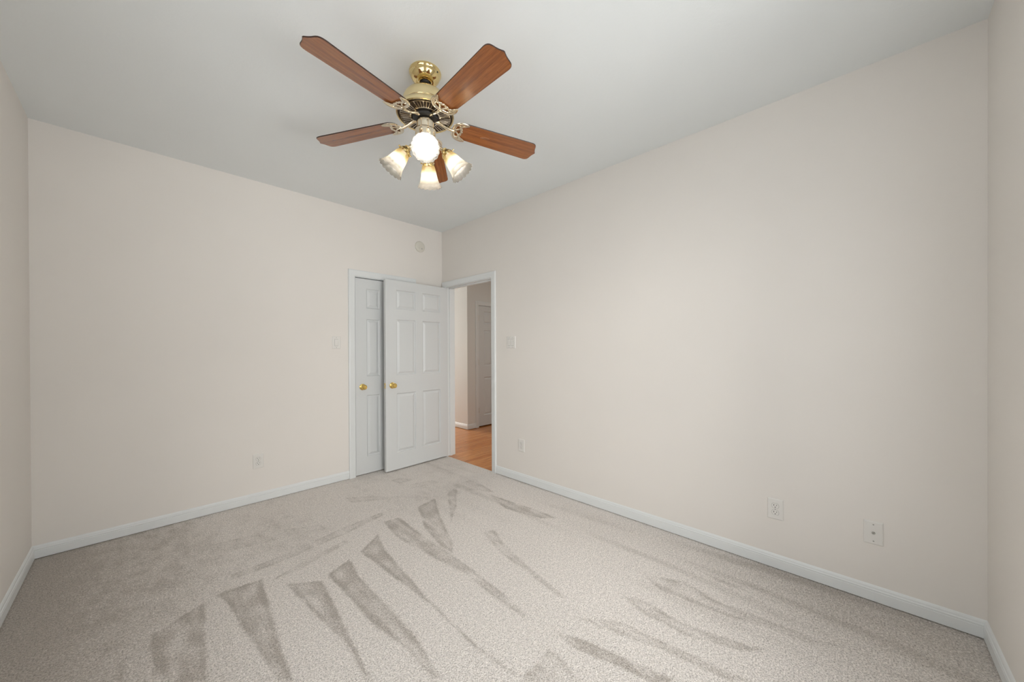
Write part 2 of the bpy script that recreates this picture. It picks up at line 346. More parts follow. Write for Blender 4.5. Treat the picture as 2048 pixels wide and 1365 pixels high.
# ------------------------------------------------------------------ walls, ceiling, hall shell
CX0, CX1, CZ = -1.063, -.437, 2.045       # closet opening in the back wall
DY0, DY1, DZ = -.891, -.088, 2.05         # doorway in the right wall
bm = bmesh.new()
box(bm, -L1-T, CX0-.015, 0, T, 0, H); box(bm, CX1+.015, 0, 0, T, 0, H); box(bm, CX0-.015, CX1+.015, 0, T, CZ+.015, H)
struct(link('wall_back', bm, M_WALL), 'cream bedroom wall with the closet door')
bm = bmesh.new()
box(bm, 0, T, -L2-T, DY0-.015, 0, H); box(bm, 0, T, DY1+.015, T, 0, H); box(bm, 0, T, DY0-.015, DY1+.015, DZ+.015, H)
struct(link('wall_right', bm, M_WALL), 'long cream bedroom wall with the doorway')
bm = bmesh.new()
box(bm, -L1-T, -L1, -L2-T, FILL_WIN[0], 0, H); box(bm, -L1-T, -L1, FILL_WIN[1], 0, 0, H)
box(bm, -L1-T, -L1, FILL_WIN[0], FILL_WIN[1], 0, FILL_WIN[2]); box(bm, -L1-T, -L1, FILL_WIN[0], FILL_WIN[1], FILL_WIN[3], H); struct(link('wall_left', bm, M_WALL), 'cream wall at the left edge')
bm = bmesh.new()
box(bm, -L1, WIN[0], -L2-T, -L2, 0, H); box(bm, WIN[1], 0, -L2-T, -L2, 0, H)
box(bm, WIN[0], WIN[1], -L2-T, -L2, 0, WIN[2]); box(bm, WIN[0], WIN[1], -L2-T, -L2, WIN[3], H)
struct(link('wall_front', bm, M_WALL), 'cream wall at the right edge, with the window')
bm = bmesh.new(); box(bm, -L1-T, T, -L2-T, T, H, H+.1); struct(link('ceiling', bm, M_CEIL), 'pale grey textured ceiling')
# closet space behind the closet door
bm = bmesh.new()
box(bm, -1.3, -1.2, T, .75, 0, H); box(bm, -.3, -.2, T, .75, 0, H); box(bm, -1.3, -.2, .75, .85, 0, H)
struct(link('wall_closet', bm, M_WALL))
bm = bmesh.new(); box(bm, -1.2, -.3, 0, .75, -.03, 0); struct(link('floor_closet', bm, M_CARPET))
bm = bmesh.new(); box(bm, -1.3, -.2, T, .85, H, H+.1); struct(link('ceiling_closet', bm, M_CEIL))
# hall
HX, HY_ = 1.105, .878
bm = bmesh.new(); box(bm, HX, HX+T, HY_, 4.2, 0, H); struct(link('wall_hallway_side', bm, M_HALL), 'bright cream hall wall beyond the doorway')
bm = bmesh.new()
HDX0, HDX1 = 1.345, 2.06
box(bm, HX+T, HDX0-.015, HY_, HY_+T, 0, H); box(bm, HDX1+.015, 2.7, HY_, HY_+T, 0, H); box(bm, HDX0-.015, HDX1+.015, HY_, HY_+T, 2.05, H)
struct(link('wall_hallway_back', bm, M_HALL), 'shaded hall wall around the far door')
bm = bmesh.new(); box(bm, 2.7, 2.8, -2.2, HY_+T, 0, H); struct(link('wall_hallway_right', bm, M_HALL))
bm = bmesh.new(); box(bm, T, 2.8, -2.3, -2.2, 0, H); struct(link('wall_hallway_near', bm, M_HALL))
bm = bmesh.new(); box(bm, 0, T, T, 4.2, 0, H); struct(link('wall_hallway_left', bm, M_HALL))
bm = bmesh.new()
box(bm, 0, .2, 4.2, 4.3, 0, H); box(bm, 1.05, HX+T, 4.2, 4.3, 0, H); box(bm, .2, 1.05, 4.2, 4.3, 0, .7); box(bm, .2, 1.05, 4.2, 4.3, 2.3, H)
struct(link('wall_hallway_far', bm, M_HALL))
bm = bmesh.new(); box(bm, T, 2.8, -2.3, 4.3, H, H+.1); struct(link('ceiling_hallway', bm, M_CEIL))
bm = bmesh.new(); box(bm, .012, T, DY0-.015, DY1+.015, -.03, -.002); box(bm, T, 2.8, -2.3, 4.3, -.03, -.002)
struct(link('floor_hallway', bm, M_BOARD), 'orange wood board floor of the hall')
bm = bmesh.new(); box(bm, HX+T, 2.7, HY_+.9, HY_+1, 0, H); box(bm, 2.7, 2.8, HY_+T, HY_+1, 0, H); struct(link('wall_hall_closet', bm, M_HALL))

# ------------------------------------------------------------------ baseboards and casings
BASE = [(.0, .005), (.0125, .005), (.0125, .052), (.0105, .0545), (.0118, .057), (.0118, .062), (.0085, .066), (.0075, .073), (.0045, .079), (.0, .083)]
def baseboard(name, a, b_, nrm, label=None):
    """a,b: floor points along the wall face, nrm: into the room"""
    bm = bmesh.new(); a = Vector((*a, 0)); b_ = Vector((*b_, 0)); n = Vector((*nrm, 0))
    ra = [bm.verts.new(a+n*t+Vector((0, 0, z))) for t, z in BASE]; rb = [bm.verts.new(b_+n*t+Vector((0, 0, z))) for t, z in BASE]
    k = len(BASE)
    for i in range(k): bm.faces.new((ra[i], ra[(i+1) % k], rb[(i+1) % k], rb[i]))
    bm.faces.new(ra); bm.faces.new(rb[::-1])
    return struct(link(name, bm, M_TRIM), label)
CW = .064
CAS = [(0, 0), (0, .008), (.003, .011), (.010, .0125), (.030, .0115), (.038, .0145), (.050, .0165), (.058, .0165), (.0625, .014), (CW, .009), (CW, 0)]
def casing(bm, lo, hi, top, fn, rv=.006):
    """U shaped casing round an opening lo..hi; fn(a, t, z) -> point (a along wall, t out of wall)"""
    rings = []
    for (w_, t) in CAS:
        o = w_+rv
        rings.append([bm.verts.new(fn(lo-o, t, 0)), bm.verts.new(fn(lo-o, t, top+o)), bm.verts.new(fn(hi+o, t, top+o)), bm.verts.new(fn(hi+o, t, 0))])
    k = len(rings)
    for i in range(k):
        a, b_ = rings[i], rings[(i+1) % k]
        for j in range(3): bm.faces.new((a[j], a[j+1], b_[j+1], b_[j]))
    for j in (0, 3): bm.faces.new([rg[j] for rg in rings])
# closet trim
bm = bmesh.new()
casing(bm, CX0, CX1, CZ, lambda a, t, z: (a, -t, z))
box(bm, CX0-.015, CX0, 0, T, 0, CZ+.015); box(bm, CX1, CX1+.015, 0, T, 0, CZ+.015); box(bm, CX0, CX1, 0, T, CZ, CZ+.015)
box(bm, CX0, CX0+.010, .045, .08, 0, CZ); box(bm, CX1-.010, CX1, .045, .08, 0, CZ); box(bm, CX0, CX1, .045, .08, CZ-.010, CZ)
struct(link('trim_1', bm, M_TRIM, smooth=30), 'white casing round the closet door')
# doorway trim
bm = bmesh.new()
casing(bm, DY0, DY1, DZ, lambda a, t, z: (-t, a, z))
casing(bm, DY0, DY1, DZ, lambda a, t, z: (T+t, a, z))
box(bm, 0, T, DY0-.015, DY0, 0, DZ+.015); box(bm, 0, T, DY1, DY1+.015, 0, DZ+.015); box(bm, 0, T, DY0, DY1, DZ, DZ+.015)
box(bm, .042, .075, DY0, DY0+.011, 0, DZ); box(bm, .042, .075, DY1-.011, DY1, 0, DZ); box(bm, .042, .075, DY0, DY1, DZ-.011, DZ)
struct(link('trim_2', bm, M_TRIM, smooth=30), 'white casing round the open doorway')
# hall door trim
bm = bmesh.new()
casing(bm, HDX0, HDX1, 2.035, lambda a, t, z: (a, HY_-t, z))
box(bm, HDX0-.015, HDX0, HY_, HY_+T, 0, 2.05); box(bm, HDX1, HDX1+.015, HY_, HY_+T, 0, 2.05); box(bm, HDX0, HDX1, HY_, HY_+T, 2.035, 2.05)
struct(link('trim_3', bm, M_TRIM, smooth=30), 'white casing round the far hall door')
baseboard('baseboard_back', (-L1, 0), (CX0-.006-CW, 0), (0, -1), 'white baseboard under the closet wall')
baseboard('baseboard_back', (CX1+.006+CW, 0), (0, 0), (0, -1))
baseboard('baseboard_right', (0, DY0-.006-CW), (0, -L2), (-1, 0), 'white baseboard along the long right wall')
baseboard('baseboard_left', (-L1, 0), (-L1, -L2), (1, 0), 'white baseboard at the left edge')
baseboard('baseboard_front', (-L1, -L2), (0, -L2), (0, 1), 'white baseboard at the right edge')
baseboard('baseboard_hallway', (HX, HY_), (HX, 4.2), (-1, 0))
baseboard('baseboard_hallway', (HX-.012, HY_), (HDX0-.006-CW, HY_), (0, -1))

# ------------------------------------------------------------------ doors
def door_slab(bm, w_, h, t, cols, rows):
    """slab 0..w_ along x, -t/2..t/2 y, 0..h z; raised panels in every col x row, both faces"""
    panels = [(a, b_, c, e) for (a, b_) in cols for (c, e) in rows]
    xs = sorted({0, w_, *[v for c in cols for v in c]}); zs = sorted({0, h, *[v for r0 in rows for v in r0]})
    for sgn in (-1, 1):
        y0 = sgn*t/2
        for i in range(len(xs)-1):
            for j in range(len(zs)-1):
                cell = (xs[i], xs[i+1], zs[j], zs[j+1])
                if cell in panels:
                    rings = []
                    for ins, dep in ((0, 0), (.003, .002), (.008, .0110), (.012, .0125), (.016, .0125), (.036, .0030), (.039, .0022)):
                        a, b_, c, e = cell[0]+ins, cell[1]-ins, cell[2]+ins, cell[3]-ins; y = y0-sgn*dep
                        rings.append([bm.verts.new(p) for p in ((a, y, c), (b_, y, c), (b_, y, e), (a, y, e))])
                    for ra, rb in zip(rings, rings[1:]):
                        for k in range(4): bm.faces.new((ra[k], ra[(k+1) % 4], rb[(k+1) % 4], rb[k]))
                    bm.faces.new(rings[-1])
                else:
                    a, b_, c, e = cell
                    bm.faces.new([bm.verts.new(p) for p in ((a, y0, c), (b_, y0, c), (b_, y0, e), (a, y0, e))])
    y = t/2
    for p in (((0, -y, 0), (0, y, 0), (0, y, h), (0, -y, h)), ((w_, -y, 0), (w_, y, 0), (w_, y, h), (w_, -y, h)),
              ((0, -y, 0), (w_, -y, 0), (w_, y, 0), (0, y, 0)), ((0, -y, h), (w_, -y, h), (w_, y, h), (0, y, h))):
        bm.faces.new([bm.verts.new(q) for q in p])
    bmesh.ops.remove_doubles(bm, verts=bm.verts, dist=1e-5)
def knob_bm(sgn, t):
    """round passage knob sticking out along sgn*y from a door face at y=sgn*t/2"""
    bm = bmesh.new()
    prof = [(0, 0), (.031, 0), (.0325, .002), (.032, .005), (.026, .009), (.016, .012), (.0125, .016), (.0118, .024), (.013, .030),
            (.019, .034), (.0245, .040), (.0268, .047), (.0262, .054), (.0225, .060), (.0195, .0625), (.0185, .0615), (.0175, .063), (.008, .0642), (0, .0645)]
    lathe(bm, prof, 40, mat=Matrix.Translation((0, sgn*t/2, 0)) @ Matrix.Rotation(-sgn*PI/2, 4, 'X'))
    return bm
DH, DTH = 2.026, .035
ROWS = [(.187-.012, .828-.012), (1.023-.012, 1.623-.012), (1.733-.012, 1.94-.012)]
def hinge_bm():
    bm = bmesh.new()
    for k in range(5): lathe(bm, [(0, k*.018), (.0058, k*.018), (.006, k*.018+.0165), (0, k*.018+.0165)], 14)
    lathe(bm, [(0, .089), (.0045, .089), (.0055, .092), (.0035, .096), (0, .097)], 14)
    return bm
def hinge_leaf_bm():
    bm = hinge_bm(); box(bm, -.0022, -.0004, -.032, 0, 0, .089)
    return bm
# closet door: hinges on the right, opens into the room
cw = CX1-CX0-.006
bm = bmesh.new(); door_slab(bm, cw, DH, DTH, [(.115, .115+.148), (cw-.115-.148, cw-.115)], ROWS)
d1 = link('door_1', bm, M_DOOR, loc=(CX0+.003, .004+DTH/2, .009)); struct(d1, 'white six panel closet door, closed')
link('door_knob', knob_bm(-1, DTH), M_KNOB, d1, smooth=35, loc=(.07, 0, .905))
# entry door: swung open, parallel to the back wall
dw = .806
bm = bmesh.new(); door_slab(bm, dw, DH, DTH, [(.125, .125+.238), (.452, .452+.248)], ROWS)
d2 = link('door_2', bm, M_DOOR, loc=(-.803, -.113, .014), rot=(0, 0, .030)); struct(d2, 'white six panel entry door standing open')
k_ = link('door_knob', knob_bm(-1, DTH), M_KNOB, d2, smooth=35, loc=(.073, 0, .905))
link('door_knob', knob_bm(1, DTH), M_KNOB, d2, smooth=35, loc=(.073, 0, .905)).scale = (1, .72, 1)
bm = bmesh.new(); box(bm, -.0015, .0005, -.0125, .0125, -.028, .028, 0, .0006); box(bm, -.009, .0, -.006, .006, -.007, .007, 1)
for s in (-.021, .021): lathe(bm, [(0, 0), (.0032, 0), (.0028, .0012), (0, .0014)], 12, 1, Matrix.Translation((-.0014, 0, s)) @ Matrix.Rotation(-PI/2, 4, 'Y'))
link('latch_plate', bm, [M_KNOB, M_GREY], d2, loc=(0, 0, .905))
for z in (.22, 1.02, 1.76):
    link('hinge', hinge_leaf_bm(), M_BRASS_S, d2, loc=(dw+.0028, DTH/2+.004, z))
# hall door
hw = HDX1-HDX0-.006
bm = bmesh.new(); door_slab(bm, hw, 2.015, DTH, [(.115, .115+.19), (hw-.115-.19, hw-.115)], ROWS)
d3 = link('door_3', bm, M_DOOR, loc=(HDX0+.003, HY_+.004+DTH/2, .016)); struct(d3, 'white six panel door in the hall')
for z in (.22, 1.02, 1.76):
    link('hinge', hinge_bm(), M_PALE, d3, loc=(-.003, -DTH/2-.003, z))
link('door_knob', knob_bm(-1, DTH), M_KNOB, d3, smooth=35, loc=(hw-.07, 0, .905))

# ------------------------------------------------------------------ window behind the camera, hall window, and the added side opening
def window(name, x0, x1, z0, z1, yin, yout, muntin, label):
    s = 1 if yin > yout else -1
    bm = bmesh.new(); ym = yout+s*.03
    a, b_ = sorted((ym, ym+s*.05))
    f = .045
    box(bm, x0, x0+f, a, b_, z0, z1); box(bm, x1-f, x1, a, b_, z0, z1); box(bm, x0+f, x1-f, a, b_, z0, z0+f); box(bm, x0+f, x1-f, a, b_, z1-f, z1)
    zm = (z0+z1)/2; box(bm, x0+f, x1-f, a, b_, zm-.02, zm+.02)
    for k in range(1, muntin):
        x = x0+(x1-x0)*k/muntin; box(bm, x-.02, x+.02, a, b_, z0+f, z1-f)
    o = struct(link(name, bm, M_TRIM), label)
    bm = bmesh.new(); m_ = (a+b_)/2; box(bm, x0+f*.9, x1-f*.9, m_-.003, m_+.003, z0+f*.9, z1-f*.9); link('pane', bm, M_PANE, o)
    bm = bmesh.new(); c, e = sorted((b_ if s > 0 else a, yin+s*.03)); box(bm, x0-(0), x1, c, e, z0-.001, z0+.02, 0, .003); link('sill', bm, M_TRIM, o)
    return o
window('window_1', WIN[0], WIN[1], WIN[2], WIN[3], -L2, -L2-T, 2, None)
w3 = window('fill_window', FILL_WIN[0], FILL_WIN[1], FILL_WIN[2], FILL_WIN[3], L1, L1+T, 2, None); w3.rotation_euler = (0, 0, PI/2)  # unseen window, added to light the right wall
window('window_2', .2, 1.05, .7, 2.3, 4.2, 4.3, 1, None)

# ------------------------------------------------------------------ wall plates.  local: x across, z up, -y towards the room
def screw(bm, x, z, y, mi, rad=.0032):
    lathe(bm, [(0, 0), (rad, 0), (rad*.8, .0011), (0, .0013)], 12, mi, Matrix.Translation((x, y, z)) @ Matrix.Rotation(PI/2, 4, 'X'))
def plate_bm(w_, h, t=.006, holes=None):
    bm = bmesh.new(); rings = []
    for ins, y in ((0, 0), (0, -.0018), (.0025, -.0048), (.006, -t), (.0075, -t)):
        a, b_ = w_/2-ins, h/2-ins
        rings.append([bm.verts.new(p) for p in ((-a, y, -b_), (a, y, -b_), (a, y, b_), (-a, y, b_))])
    for ra, rb in zip(rings, rings[1:]):
        for k in range(4): bm.faces.new((ra[k], ra[(k+1) % 4], rb[(k+1) % 4], rb[k]))
    bm.faces.new(rings[-1]); bm.faces.new(rings[0][::-1])
    return bm
def screw_part(parent, x, z, t=.006, m=None):
    bm = bmesh.new(); screw(bm, 0, 0, 0, 0); box(bm, -.0026, .0026, -.0016, -.001, -.0004, .0004, 1)
    return link('screw', bm, [m or M_PLATE, M_SLOT], parent, loc=(x, -t, z))
def receptacle_bm(t=.006):
    bm = bmesh.new(); n = 40; prof = []
    for k in range(n):
        a = 2*PI*k/n; prof.append((.0172*math.cos(a), max(-.0142, min(.0142, .0172*math.sin(a)))))
    rings = []
    for sc, y in ((1.0, 0), (1.0, -.0012), (.95, -.002)):
        rings.append([bm.verts.new((x*sc, y, z*sc)) for x, z in prof])
    for ra, rb in zip(rings, rings[1:]):
        for k in range(n): bm.faces.new((ra[k], ra[(k+1) % n], rb[(k+1) % n], rb[k]))
    bm.faces.new(rings[-1]); bm.faces.new(rings[0][::-1])
    # dark gap round the face, blade slots and the ground hole
    gap = [bm.verts.new((x*1.07, -.0002, z*1.07)) for x, z in prof]; f = bm.faces.new(gap); f.material_index = 2
    box(bm, -.0078, -.0052, -.0024, -.0015, -.0005, .0085, 1); box(bm, .0054, .0076, -.0024, -.0015, .0005, .0080, 1)
    lathe(bm, [(0, 0), (.0026, 0), (.0026, .0009), (0, .0009)], 16, 1, Matrix.Translation((0, -.0015, -.0075)) @ Matrix.Rotation(PI/2, 4, 'X'))
    return bm
M_GAP = plain('plate_gap_shadow', (.40, .385, .36), .6)
def outlet(loc, rz, label, w_=.078, h=.122):
    t = empty('wall_outlet', loc, (0, 0, rz)); tag(t, label, 'outlet', 'duplex wall outlets')
    link('cover_plate', plate_bm(w_, h), M_PLATE, t)
    for z in (.0196, -.0196): link('receptacle', receptacle_bm(), [M_PLATE2, M_SLOT, M_GAP], t, loc=(0, -.006, z))
    screw_part(t, 0, 0, m=M_GREY)
    return t
def rocker_bm():
    bm = bmesh.new()
    box(bm, -.0172, .0172, -.0007, .0, -.0340, .0340, 1)
    vs_ = [(-.0155, -.0045, .0315), (.0155, -.0045, .0315), (.0155, -.0015, 0), (-.0155, -.0015, 0), (-.0155, -.0020, -.0315), (.0155, -.0020, -.0315)]
    fr = [bm.verts.new(v) for v in vs_]; bk = [bm.verts.new((v[0], 0, v[2])) for v in vs_]
    for q in ((0, 1, 2, 3), (3, 2, 5, 4)): bm.faces.new([fr[i] for i in q])
    for a, b_ in ((0, 1), (1, 2), (2, 5), (5, 4), (4, 3), (3, 0)): bm.faces.new((fr[a], fr[b_], bk[b_], bk[a]))
    return bm
def switch(loc, rz, label, gangs):
    t = empty('light_switch', loc, (0, 0, rz)); tag(t, label, 'light switch')
    w_ = .079 if gangs == 1 else .122
    link('cover_plate', plate_bm(w_, .122), M_PLATE, t)
    for x in ([0] if gangs == 1 else [-.023, .023]):
        link('rocker', rocker_bm(), [M_PLATE2, M_GAP], t, loc=(x, -.006, 0))
        for z in (.0485, -.0485): screw_part(t, x, z, m=M_GREY)
    return t
RW = -PI/2        # plates on the right wall face -x
outlet((-1.893, 0, .351), 0, 'white duplex outlet low on the back wall, left of the closet door')
outlet((0, -1.318, .356), RW, 'small distant duplex outlet on the right wall, just past the doorway')
outlet((0, -3.343, .348), RW, 'large near duplex outlet low on the right wall, beside the coax plate')
switch((-1.249, 0, 1.371), 0, 'single rocker light switch left of the closet door', 1)
switch((0, -1.182, 1.368), RW, 'two-gang rocker light switch right of the doorway', 2)
t = empty('coax_wall_plate', (0, -3.751, .350), (0, 0, RW)); tag(t, 'blank white wall plate with a central coax jack, near the right corner', 'wall plate')
link('cover_plate', plate_bm(.072, .118), M_PLATE, t)
bm = bmesh.new(); lathe(bm, [(0, 0), (.0075, 0), (.0075, .0018), (.0052, .002), (.0048, .008), (.0036, .008), (.0034, .004), (0, .004)], 6 and 24, 0, Matrix.Rotation(PI/2, 4, 'X')); lathe(bm, [(0, .004), (.0009, .004), (.0009, .0075), (0, .0075)], 8, 1, Matrix.Rotation(PI/2, 4, 'X'))
link('coax_jack', bm, [M_GREY, M_SLOT], t, loc=(0, -.006, 0), smooth=30)
for z in (.042, -.042): screw_part(t, 0, z, m=M_GREY)

# round wall device above the closet
t = empty('wall_alarm', (-.309, 0, 2.500)); tag(t, 'round off-white alarm disc high on the back wall, above the door', 'alarm')
bm = bmesh.new(); lathe(bm, [(0, 0), (.063, 0), (.063, .010), (.061, .014), (.056, .018), (.045, .021), (.02, .0225), (0, .0225)], 56, 0, Matrix.Rotation(PI/2, 4, 'X'))
link('housing', bm, M_DEV, t, smooth=30)
bm = bmesh.new(); lathe(bm, [(0, 0), (.0085, 0), (.0085, .001), (0, .001)], 20, 0, Matrix.Rotation(PI/2, 4, 'X')); link('sounder_hole', bm, M_GREY, t, loc=(.016, -.0215, -.024))
bm = bmesh.new(); lathe(bm, [(0, 0), (.010, 0), (.010, .002), (.008, .003), (0, .003)], 20, 0, Matrix.Rotation(PI/2, 4, 'X')); link('test_button', bm, M_DEV, t, loc=(-.016, -.0208, -.026), smooth=30)

# ------------------------------------------------------------------ ceiling fan
FX, FY = -1.553, -2.071
fan = empty('ceiling_fan', (FX, FY, H)); tag(fan, 'five-blade ceiling fan, brass with cherry wood blades and four lit glass shades', 'ceiling fan')
Z = lambda z: z-H
bm = bmesh.new()
lathe(bm, [(0, 0), (.081, 0), (.082, -.004), (.0815, -.010), (.078, -.014), (.076, -.022), (.070, -.034), (.060, -.044), (.051, -.050), (.047, -.0515), (.044, -.050), (.042, -.046), (.036, -.046), (.034, -.052), (.030, -.053), (.027, -.050), (.026, -.03), (0, -.03)], 64)
can = link('canopy', bm, M_BRASS, fan, smooth=35)
for a in (200, 290, 20, 110):
    bm = bmesh.new(); lathe(bm, [(0, 0), (.0042, 0), (.0036, .002), (0, .0026)], 14)
    link('screw', bm, M_SLOT if a == 290 else M_BRASS, can, loc=(.0765*math.cos(math.radians(a)), .0765*math.sin(math.radians(a)), -.020), rot=(0, PI/2, math.radians(a)))
bm = bmesh.new(); lathe(bm, [(0, -.025), (.022, -.028), (.0255, -.040), (.024, -.052), (.016, -.060), (0, -.062)], 32)
link('hanger_ball', bm, M_BLACK, fan, smooth=40)
bm = bmesh.new(); lathe(bm, [(0, -.05), (.0125, -.05), (.0125, -.118), (0, -.118)], 24); lathe(bm, [(0, -.098), (.024, -.098), (.028, -.104), (.03, -.116), (0, -.116)], 32)
link('downrod', bm, M_BRASS, fan, smooth=40)
# motor housing, open bottom rim
bm = bmesh.new()
lathe(bm, [(0, Z(2.630)), (.060, Z(2.630)), (.080, Z(2.627)), (.096, Z(2.619)), (.106, Z(2.607)), (.111, Z(2.596)), (.112, Z(2.590)), (.1135, Z(2.589)), (.1135, Z(2.560)), (.112, Z(2.558)),
           (.114, Z(2.555)), (.122, Z(2.551)), (.124, Z(2.547)), (.122, Z(2.543)), (.130, Z(2.541)), (.142, Z(2.534)), (.147, Z(2.525)), (.148, Z(2.516)), (.146, Z(2.510)), (.141, Z(2.507)), (.138, Z(2.510)), (.136, Z(2.5145)), (0, Z(2.5145))], 80)
mot = link('motor_housing', bm, M_BRASS_S, fan, smooth=35)
bm = bmesh.new()   # dark interior disc with radial brass ribs and rings = the vented underside
lathe(bm, [(.062, Z(2.514)), (.1365, Z(2.514)), (.1365, Z(2.511)), (.062, Z(2.509))], 80, 1, close=True)
for rr, hh in ((.127, .0009), (.0755, .0030)):
    lathe(bm, [(rr-hh*1.4, Z(2.510)), (rr-hh, Z(2.5065)), (rr+hh, Z(2.5065)), (rr+hh*1.4, Z(2.510))], 80, 0, close=True)
nr = 48
for k in range(nr):
    a = 2*PI*k/nr; c, s = math.cos(a), math.sin(a)
    w0, w1, zt, zb = .0009, .0016, Z(2.5105), Z(2.507)
    pts = [(.077, -w0), (.126, -w1), (.126, w1), (.077, w0)]
    lo = [bm.verts.new((x*c-y*s, x*s+y*c, zb)) for x, y in pts]; hi = [bm.verts.new((x*c-y*s, x*s+y*c, zt)) for x, y in pts]
    bm.faces.new(lo)
    for i in range(4): bm.faces.new((lo[i], lo[(i+1) % 4], hi[(i+1) % 4], hi[i]))
link('vent_plate', bm, [M_PALE, M_VENT], mot, smooth=35)
bm = bmesh.new(); lathe(bm, [(0, Z(2.512)), (.066, Z(2.512)), (.066, Z(2.500)), (.060, Z(2.494)), (.048, Z(2.492)), (0, Z(2.492))], 56)
link('flywheel', bm, M_BLACK, fan, smooth=35)
# blades.  local x outwards
def blade_outline():
    R0, R1 = .155, .640
    half = []
    # root: rounded; edge widens; ogee tip
    half += [(R0-.004, 0), (R0-.002, .018), (R0+.003, .034), (R0+.011, .045), (R0+.022, .053), (R0+.036, .0575), (R0+.06, .059)]
    for k in range(1, 12):
        t = k/12; half.append((R0+.06+(R1-.055-R0-.06)*t, .059+(.068-.059)*t))
    half += [(R1-.050, .0682), (R1-.039, .0670), (R1-.030, .0635), (R1-.0235, .0578), (R1-.0195, .050), (R1-.0170, .041), (R1-.0145, .031), (R1-.0110, .021), (R1-.0062, .011), (R1-.0015, .003)]
    return half+[(x, -y) for x, y in half[::-1] if y > 1e-6]
def blade_bm():
    bm = bmesh.new(); P = blade_outline(); t = .0055; n = len(P); cx = .40
    def ring(sc, z): return [bm.verts.new((x+(-sc if x > cx else sc)*min(1, abs(x-cx)/.2), y-math.copysign(sc, y) if abs(y) > sc else y, z)) for x, y in P]
    r0 = ring(.0012, -t/2); r1 = ring(0, -t/2+.0012); r2 = ring(0, t/2-.0012); r3 = ring(.0012, t/2)
    for a, b_, mi in ((r0, r1, 1), (r1, r2, 1), (r2, r3, 1)):
        for k in range(n): bm.faces.new((a[k], a[(k+1) % n], b_[(k+1) % n], b_[k])).material_index = mi
    m_ = n//2
    bm.faces.new(r0[::-1]); bm.faces.new(r3)
    return bm
def iron_bm():
    """cast scroll bracket under the blade root, pale polished brass"""
    bm = bmesh.new(); z = -.0085
    ARM = [(-.0, 0, .004), (.03, 0, .0035), (.06, 0, -.002), (.085, 0, z)]
    tube(bm, [(.052, .0, .012), (.075, .0, .006), (.105, .0, -.006), (.135, 0, -.012), (.150, 0, z-.002)], [.012, .0092, .0075, .008, .010], 14)
    for s in (-1, 1):
        tube(bm, [(.148, 0, z), (.150, s*.020, z), (.156, s*.038, z), (.172, s*.052, z), (.196, s*.0585, z), (.222, s*.0575, z)], [.010, .0095, .0098, .0105, .009, .0045], 12, flat=.5)
        tube(bm, [(.222, s*.0575, z), (.204, s*.049, z), (.190, s*.040, z), (.183, s*.028, z), (.190, s*.018, z), (.188, s*.010, z), (.196, 0, z)], [.0045, .0078, .0068, .007, .006, .0058, .0055], 12, flat=.5)
        tube(bm, [(.150, 0, z), (.165, s*.008, z), (.178, s*.018, z), (.186, s*.027, z)], [.006, .005, .005], 8, flat=.6)
        tube(bm, [(.160, s*.040, z), (.172, s*.040, z), (.182, s*.034, z)], [.005, .0045, .005], 8, flat=.6)
        lathe(bm, [(0, 0), (.0048, 0), (.004, .0022), (0, .0026)], 14, 0, Matrix.Translation((.176, s*.040, z-.002)) @ Matrix.Rotation(PI, 4, 'X'))
    lathe(bm, [(0, 0), (.0048, 0), (.004, .0022), (0, .0026)], 14, 0, Matrix.Translation((.160, 0, z-.006)) @ Matrix.Rotation(PI, 4, 'X'))
    # mounting foot on the flywheel
    box(bm, .030, .060, -.010, .010, .004, .012, 0, .002)
    return bm
PITCH, SAG, BASE_A = math.radians(-9.5), math.radians(3.2), 49.4
me_b = me_i = None
for k in range(5):
    a = math.radians(BASE_A+72*k)
    if k == 0:
        bl = link('fan_blade', blade_bm(), [M_WOOD, M_EDGE], fan); me_b = bl.data
        bi = link('blade_iron', iron_bm(), M_PALE, bl, smooth=45); me_i = bi.data
    else:
        bl = bpy.data.objects.new('fan_blade', me_b); COL.objects.link(bl); bl.parent = fan
        bi = bpy.data.objects.new('blade_iron', me_i); COL.objects.link(bi); bi.parent = bl
    m_ = Matrix.Translation((0, 0, Z(2.492))) @ Matrix.Rotation(a, 4, 'Z') @ Matrix.Rotation(SAG, 4, 'Y') @ Matrix.Rotation(PITCH, 4, 'X')
    bl.matrix_local = m_
    bi.matrix_local = Matrix.Rotation(-PITCH*0, 4, 'X')
    if k == 4:
        bm = bmesh.new(); tube(bm, [(.300, .004, -.0030), (.315, -.004, -.0030), (.335, -.008, -.0030), (.352, -.007, -.0030)], [.0003, .0009, .0007, .0003], 6, flat=.3)
        tube(bm, [(.300, .004, -.0030), (.318, .003, -.0030), (.350, .001, -.0030)], [.0003, .0005, .0002], 6, flat=.3)
        link('scuff_mark', bm, plain('pale_scuff', (.55, .33, .18), .5), bl)
